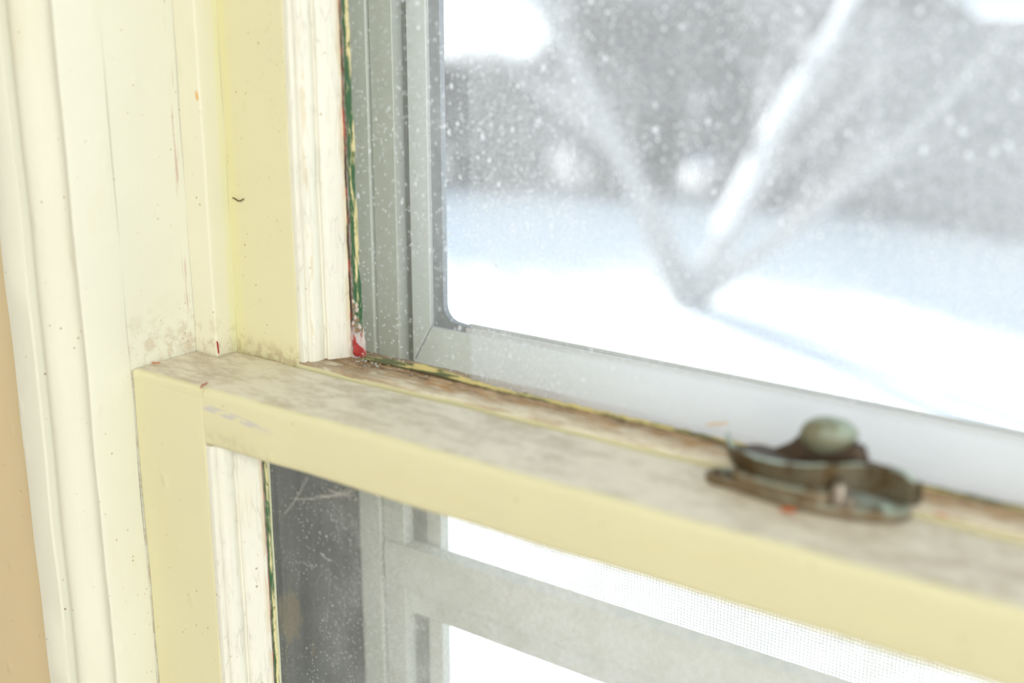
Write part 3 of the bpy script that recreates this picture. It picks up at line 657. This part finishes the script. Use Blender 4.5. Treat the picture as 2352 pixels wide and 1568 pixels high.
# thumb lever: flared hollow neck and rounded head
def loft(b, secs, n=24, mi=0):
    vs = []
    for (cx, cy_, z, rx, ry) in secs: vs += [(LX+cx+rx*math.cos(2*math.pi*j/n), LY+cy_+ry*math.sin(2*math.pi*j/n), ZT+z) for j in range(n)]
    k = len(secs); fs = [(i*n+j, i*n+(j+1) % n, (i+1)*n+(j+1) % n, (i+1)*n+j) for i in range(k-1) for j in range(n)]
    fs += [tuple(range(n))[::-1], tuple((k-1)*n+j for j in range(n))]; b.add(vs, fs, mi)
lev = None
b = MB(); loft(b, [(-0.0005, 0.0105, 0.0090, 0.0185, 0.0045), (0.0018, 0.0108, 0.0115, 0.0162, 0.0045), (0.0040, 0.0112, 0.0145, 0.0136, 0.0044), (0.0048, 0.0115, 0.0180, 0.0112, 0.0044), (0.0032, 0.0118, 0.0185, 0.0090, 0.0045), (0.0032, 0.0120, 0.0205, 0.0070, 0.0040)])
lev = b.build('lever', M['dark_bronze'], lk)
b = MB()
head = [(0.0024, 0.0080, 0.0138, 0.0012, 0.0010), (0.0024, 0.0080, 0.0152, 0.0048, 0.0028), (0.0028, 0.0084, 0.0172, 0.0074, 0.0042), (0.0036, 0.0092, 0.0192, 0.0092, 0.0056), (0.0042, 0.0100, 0.0212, 0.0096, 0.0062), (0.0044, 0.0106, 0.0232, 0.0084, 0.0058), (0.0044, 0.0110, 0.0246, 0.0060, 0.0044), (0.0044, 0.0112, 0.0253, 0.0028, 0.0024)]
loft(b, head); b.build('knob', M['verdigris'], lev)

# ------------------------------------------------------------------ small loose things
def flake(name, label, cat, pts, w, mat, nrm_, group=None, th=0.0004):
    """curled sliver: a ribbon along pts, width w, thickness th"""
    pts = [Vector(p) for p in pts]; N = Vector(nrm_).normalized(); b = MB(); vs = []; k = len(pts)
    for i, p in enumerate(pts):
        t = (pts[min(i+1, k-1)]-pts[max(i-1, 0)]).normalized(); s = t.cross(N)*(w/2*(0.35+0.65*math.sin(math.pi*(i+0.5)/k)))
        vs += [p-s, p+s, p+s+N*th, p-s+N*th]
    fs = [(i*4+j, i*4+(j+1) % 4, i*4+4+(j+1) % 4, i*4+4+j) for i in range(k-1) for j in range(4)]+[(3, 2, 1, 0), tuple((k-1)*4+j for j in range(4))]
    b.add(vs, fs); return tag(b.build(name, M[mat]), label, cat, group)
def onz(px, py, z):
    d = FWD + RGT*((px-1176)/FPX) - UPV*((py-784)/FPX); d = d*((z-H)/d.z); return Vector((d.x, d.y, z))
zt_ = ZT+0.0006
flake('paint_flake', 'thin crooked red paint sliver lying on the dusty rail top near its front edge', 'paint flake', [onz(461, 892, zt_), onz(466, 884, zt_+0.0002), onz(470, 883, zt_), onz(477, 880, zt_)], 0.0006, 'red', (0, 0, 1))
flake('paint_flake', 'small orange-red flake on the rail top against the jamb', 'paint flake', [onz(349, 833, zt_), onz(358, 834, zt_+0.0002), onz(367, 833, zt_)], 0.0009, 'orange', (0, 0, 1))
flake('paint_flake', 'upright red sliver stuck at the foot of the parting bead', 'paint flake', [(-0.4297, 0.3668, ZT+0.0010), (-0.4297, 0.3667, ZT+0.0030), (-0.42965, 0.3665, ZT+0.0055), (-0.4297, 0.3662, ZT+0.0068)], 0.0007, 'red', (0.5, -0.8, 0))
flake('paint_flake', 'blurred orange flake in front of the sash lock', 'paint flake', [onz(1796, 1168, zt_), onz(1810, 1172, zt_+0.0004), onz(1824, 1170, zt_)], 0.0036, 'orange', (0, 0, 1))
flake('paint_flake', 'blurred orange flake on the rail to the right of the sash lock', 'paint flake', [onz(2148, 1176, ZT+0.001), onz(2160, 1182, ZT+0.001), onz(2176, 1187, ZT+0.001)], 0.0016, 'orange', (0, 0, 1))
p = [(-0.3738, 0.3940, ZT+0.0060), (-0.3722, 0.3936, ZT+0.0072), (-0.3705, 0.3936, ZT+0.0068), (-0.3690, 0.3940, ZT+0.0048)]
b = MB(); lump(b, (-0.3722, 0.3957, ZT+0.0060), 0.0022, 1.5, 2.3); lump(b, (-0.3706, 0.3959, ZT+0.0052), 0.0018, 1.1, 5.3); lump(b, (-0.3732, 0.3958, ZT+0.0085), 0.0011, 1.9, 7.3); tag(b.build('paint_flake', M['red']), 'thick red paint chip in the corner beside the gasket-edged glass', 'paint flake')
flake('straw', 'bent straw-coloured sliver lying against the glass foot', 'straw', [at(1622, 976, YG_U-0.0008), at(1640, 973, YG_U-0.0012), at(1656, 973, YG_U-0.0008), at(1674, 971, YG_U-0.0007)], 0.0007, 'straw', (0, -1, 0.2))
flake('insect_leg', 'tiny brown insect fragment stuck on the upper stile', 'insect', [at(534, 454, YU-0.0003), at(540, 456, YU-0.0006), at(547, 461, YU-0.0008), at(553, 461, YU-0.0006), at(561, 456, YU-0.0003)], 0.0006, 'brown', (0, -1, 0), th=0.0003)
flake('paint_flake', 'small brown lozenge-shaped flake on the parting bead edge', 'paint flake', [at(450, 208, YB-0.0001), at(452, 217, YB-0.0004), at(453, 224, YB-0.0004), at(454, 231, YB-0.0001)], 0.0011, 'straw', (0.3, -1, 0), th=0.0003)
# cobwebs on the lower pane
def cobweb(name, label, spec, seed):
    random.seed(seed); b = MB()
    for (x0, y0, x1, y1, nth, sag, r, spread) in spec:
        for k in range(nth):
            a = at(x0+random.gauss(0, spread), y0+random.gauss(0, spread*0.5), YG_L-0.0006-random.random()*0.004); c_ = at(x1+random.gauss(0, spread), y1+random.gauss(0, spread*0.5), YG_L-0.0005)
            pts = []
            for i in range(9):
                u = i/8; q = a.lerp(c_, u); q.z -= sag*4*u*(1-u); q += noise.noise_vector(Vector((k*3.3+seed, u*5, x0)))*0.0005; q.y = min(q.y, YG_L-0.0003); pts.append(q)
            b.tube(pts, r*random.uniform(0.6, 1.2), 4)
    M['web'] = M.get('web') or flat('cobweb', (0.62, 0.58, 0.53), 0.9, 0, 0.1, 200)
    return tag(b.build(name, M['web']), label, 'cobweb', kind='stuff')
cobweb('cobweb', 'wispy dusty cobweb hanging under the meeting rail on the lower glass', [(735, 1140, 805, 1122, 7, 0.001, 0.00006, 5), (680, 1148, 800, 1128, 4, 0.0012, 0.00004, 8), (655, 1180, 700, 1095, 4, 0.001, 0.00004, 7), (760, 1125, 812, 1140, 6, 0.0004, 0.00005, 6), (870, 1150, 912, 1182, 4, 0.0004, 0.00005, 3)], 3)
cobweb('cobweb', 'thin pale loops of web trailing down the lower glass', [(722, 1345, 740, 1318, 1, -0.0008, 0.00004, 2), (757, 1326, 752, 1450, 1, -0.0006, 0.00003, 2), (793, 1332, 790, 1440, 1, -0.0006, 0.00003, 2), (700, 1285, 722, 1300, 3, 0.0006, 0.00005, 6), (730, 1270, 755, 1290, 3, 0.0005, 0.00005, 6)], 8)

# ------------------------------------------------------------------ outdoors
GZ = H-2.3
def snow_mat():
    t = NT('snow'); n = t.noise(1.2, 4); c = t.mix(n, (0.86, 0.88, 0.91), (0.93, 0.94, 0.95)); return t.principled(c, 0.75, 0, t.bump(t.noise(6, 5), 0.03), 0.2)
M['snow'] = snow_mat()
b = MB(); nx_, ny_ = 90, 90; vs = []
def gh(x, y): return GZ+0.10*noise.noise(Vector((x*0.22, y*0.22, 1)))+0.03*noise.noise(Vector((x*0.9, y*0.9, 4)))
for j in range(ny_+1):
    for i in range(nx_+1):
        x = -60+90*i/nx_; y = 0.55+90*(j/ny_)**1.8; vs.append((x, y, gh(x, y)))
b.add(vs, [(j*(nx_+1)+i, j*(nx_+1)+i+1, (j+1)*(nx_+1)+i+1, (j+1)*(nx_+1)+i) for j in range(ny_) for i in range(nx_)])
o = b.build('ground', M['snow'], smooth=180); struct(o)
M['bark'] = flat('grey bark', (0.44, 0.43, 0.42), 0.9, 0, 0.3, 30, 0.02); M['twig'] = flat('grey twigs', (0.20, 0.18, 0.17), 0.9, 0, 0.25, 12); M['fence'] = flat('weathered boards', (0.19, 0.19, 0.185), 0.85, 0, 0.2, 10)
M['needles'] = flat('dark needles', (0.075, 0.095, 0.08), 0.9, 0, 0.3, 6)
def limb(b, p, d, ln, r, depth, rnd, curve=0.2):
    pts = [Vector(p)]; rr = [r]; n = 6; d = Vector(d).normalized()
    for i in range(n):
        d = (d+Vector((rnd.gauss(0, curve), rnd.gauss(0, curve), rnd.gauss(0.03, curve*0.6)))*0.35).normalized()
        pts.append(pts[-1]+d*ln/n); rr.append(r*(1-0.62*(i+1)/n))
    b.tube(pts, rr, 6)
    if depth > 0:
        for k in range(3+depth):
            i = rnd.randint(2, n); q = pts[i]; e = (d+Vector((rnd.gauss(0, 0.6), rnd.gauss(0, 0.6), rnd.gauss(0.25, 0.4)))).normalized()
            limb(b, q, e, ln*rnd.uniform(0.35, 0.6), rr[i]*0.6, depth-1, rnd, curve)
    return pts, rr
def stem(name, mat, parent, pts, rr, seed, depth=1, snow=False):
    rnd = random.Random(seed); b = MB(); P = [crv(i/14, [tuple(q) for q in pts]) for i in range(15)]; P = [Vector(q) for q in P]
    R = [rr[0]+(rr[1]-rr[0])*i/14 for i in range(15)]; b.tube(P, R, 8)
    for k in range(7):
        i = rnd.randint(4, 14); e = ((P[min(i+1, 14)]-P[i-1]).normalized()+Vector((rnd.gauss(0, 0.7), rnd.gauss(0, 0.5), rnd.gauss(0.2, 0.3)))); limb(b, P[i], e, rnd.uniform(0.7, 1.4), R[i]*0.5, depth, rnd)
    o = b.build(name, mat, parent)
    if snow:
        b = MB(); b.tube([q+Vector((0, -0.02, R[i]*0.8)) for i, q in enumerate(P[3:], 3)], [R[i]*0.95+0.008 for i in range(3, 15)], 8); b.build('snow', M['snow'], o)
    return o
tb = onz(1590, 705, GZ); tb.z = gh(tb.x, tb.y)-0.05
tr = thing('tree', 'bare multi-stemmed tree in the snow with snow lying on its leaning limb', 'tree', tb)
stem('trunk', M['bark'], tr, [tb, at(1520, 560, tb.y), at(1440, 380, tb.y+0.1), at(1330, 170, tb.y+0.2), at(1240, 0, tb.y+0.2), at(1180, -180, tb.y+0.3)], (0.13, 0.035), 1)
stem('trunk', M['bark'], tr, [tb, at(1660, 560, tb.y), at(1745, 390, tb.y-0.1), at(1830, 220, tb.y-0.2), at(1930, 60, tb.y-0.2), at(2010, -120, tb.y-0.3)], (0.10, 0.03), 2, 1, True)
stem('trunk', M['bark'], tr, [tb, at(1690, 620, tb.y+0.2), at(1900, 470, tb.y+0.3), at(2120, 280, tb.y+0.5), at(2330, 60, tb.y+0.6)], (0.06, 0.02), 4)
def shrub(x, y, h, wd, n, seed, label):
    z = gh(x, y); t = thing('shrub', label, 'shrub', (x, y, z), 'bare shrubs across the yard'); rnd = random.Random(seed); b = MB()
    for k in range(n):
        a = rnd.uniform(0, 6.283); l = rnd.uniform(0.6, 1.0); q = Vector((x+rnd.gauss(0, wd*0.15), y+rnd.gauss(0, wd*0.15), z-0.02))
        tip = q+Vector((math.cos(a)*wd*0.5*rnd.uniform(0.2, 1), math.sin(a)*wd*0.5*rnd.uniform(0.2, 1), h*l))
        mid = q.lerp(tip, 0.5)+Vector((rnd.gauss(0, 0.08), rnd.gauss(0, 0.08), 0.1))
        b.tube([q, mid, tip], [0.020, 0.016, 0.005], 4)
        for m_ in range(4):
            s = mid.lerp(tip, rnd.random()); b.tube([s, s+Vector((rnd.gauss(0, 0.22), rnd.gauss(0, 0.22), rnd.uniform(0.1, 0.4)))], [0.010, 0.004], 3)
    b.build('stems', M['twig'], t)
random.seed(11)
row0, row1 = Vector((-14.4, 10.7, 0)), Vector((-5.6, 12.1, 0))
kinds = ['bare grey shrub in the blurred row, at its far end', 'bare grey shrub in the blurred row, second from its far end', 'bare grey shrub in the blurred row, third from its far end',
         'bare grey shrub in the blurred row by the edge of the window frame', 'bare grey shrub in the blurred row under the bright snow gap', 'bare grey shrub in the blurred row just before the fence', 'bare grey shrub in the blurred row behind the multi-stemmed tree']
for k in range(7):
    q = row0.lerp(row1, k/6); shrub(q.x, q.y, (1.4, 1.5, 2.0, 1.45, 1.4, 2.3, 2.4)[k], 1.62, 320, 20+k, kinds[k])
# weathered board fence behind the shrubs
fa, fb = Vector((-4.9, 12.15, GZ)), Vector((3.5, 11.0, GZ))
fn = thing('fence', 'weathered grey board fence across the yard behind the tree', 'fence', (fa+fb)/2)
d = (fb-fa); L_ = d.length; d.normalize(); nb = int(L_/0.16); b = MB(); sd_ = Vector((d.y, -d.x, 0))
for i in range(nb):
    p = fa+d*(0.16*i); q = p+d*0.15; t0, z0, z1 = sd_*0.012, gh(p.x, p.y)-0.05, GZ+1.95+0.03*noise.noise(Vector((i*2.3, 0, 0)))
    vs = [p-t0, q-t0, q+t0, p+t0]; b.add([(v.x, v.y, z0) for v in vs]+[(v.x, v.y, z1) for v in vs], [(3, 2, 1, 0), (4, 5, 6, 7), (0, 1, 5, 4), (1, 2, 6, 5), (2, 3, 7, 6), (3, 0, 4, 7)])
b.build('boards', M['fence'], fn, smooth=0)
b = MB()
for zz in (0.45, 1.35):
    p0, p1 = fa-sd_*0.05, fb-sd_*0.05; vs = [p0-sd_*0.03, p1-sd_*0.03, p1+sd_*0.03, p0+sd_*0.03]
    b.add([(v.x, v.y, GZ+zz) for v in vs]+[(v.x, v.y, GZ+zz+0.09) for v in vs], [(3, 2, 1, 0), (4, 5, 6, 7), (0, 1, 5, 4), (1, 2, 6, 5), (2, 3, 7, 6), (3, 0, 4, 7)])
b.build('rails', M['fence'], fn, smooth=0)
def conifer(x, y, h, r, seed, label):
    z = gh(x, y); t = thing('conifer', label, 'tree', (x, y, z), 'evergreens behind the fence'); rnd = random.Random(seed)
    b = MB(); b.tube([(x, y, z-0.1), (x, y, z+h*0.5), (x, y, z+h)], [0.16, 0.09, 0.02], 8); b.build('trunk', M['bark'], t)
    b = MB()
    for k in range(420):
        u = rnd.random()**0.9; zz = z+0.15+h*0.96*u; ln = r*(1.02-u)*rnd.uniform(0.7, 1.1); a = rnd.uniform(0, 6.283)
        e = Vector((math.cos(a), math.sin(a), 0)); p0 = Vector((x, y, zz)); p1 = p0+e*ln*0.55+Vector((0, 0, -0.05*ln)); p2 = p0+e*ln+Vector((0, 0, -0.28*ln))
        s = Vector((-e.y, e.x, 0))*ln*0.20
        b.add([p0, p1+s, p2, p1-s, p1+Vector((0, 0, 0.07)), p1-Vector((0, 0, 0.07))], [(0, 1, 4), (1, 2, 4), (2, 3, 4), (3, 0, 4), (0, 5, 1), (1, 5, 2), (2, 5, 3), (3, 5, 0)])
    b.build('needles', M['needles'], t, smooth=0)
names = ['dark evergreen tree in the blur behind the fence, farthest from the house corner', 'dark evergreen behind the fence, straight beyond the multi-stemmed tree', 'dark evergreen behind the fence, third along from its far end', 'dark evergreen behind the fence near the snow-covered limb tip', 'dark evergreen behind the fence at the edge of the view']
for k, x in enumerate((-10.5, -8.1, -5.7, -3.3, -0.9)):
    conifer(x, 16.6+0.3*math.sin(k*1.9), 6.6+0.5*math.cos(k*2.3), 1.32, 40+k, names[k])
# unseen columnar evergreen added close to the house: keeps the low sun off the window
def sun_block_tree(x, y, h, r, seed):
    z = gh(x, y); t = thing('sun_block_conifer', 'dense columnar evergreen added out of view to block the low sun', 'tree', (x, y, z)); rnd = random.Random(seed)
    b = MB(); b.tube([(x, y, z-0.1), (x, y, z+h*0.9)], [0.09, 0.02], 8); b.build('trunk', M['bark'], t)
    b = MB()
    for k in range(900):
        u = rnd.random(); zz = z+0.1+u*(h-0.3); rr = r*(math.sin(math.pi*min(1, 0.18+u*0.80))**0.6)*rnd.uniform(0.45, 1.0); a = rnd.uniform(0, 6.283)
        e = Vector((math.cos(a), math.sin(a), 0)); p0 = Vector((x, y, zz))+e*rr*0.55; p2 = Vector((x, y, zz+0.30))+e*rr; s_ = Vector((-e.y, e.x, 0))*0.13; m_ = p0.lerp(p2, 0.5)
        b.add([p0, m_+s_, p2, m_-s_, m_+e*0.05, m_-e*0.05], [(0, 1, 4), (1, 2, 4), (2, 3, 4), (3, 0, 4), (0, 5, 1), (1, 5, 2), (2, 5, 3), (3, 5, 0)])
    b.build('foliage', M['needles'], t, smooth=0)
sun_block_tree(-3.45, 2.0, 4.2, 0.80, 77)
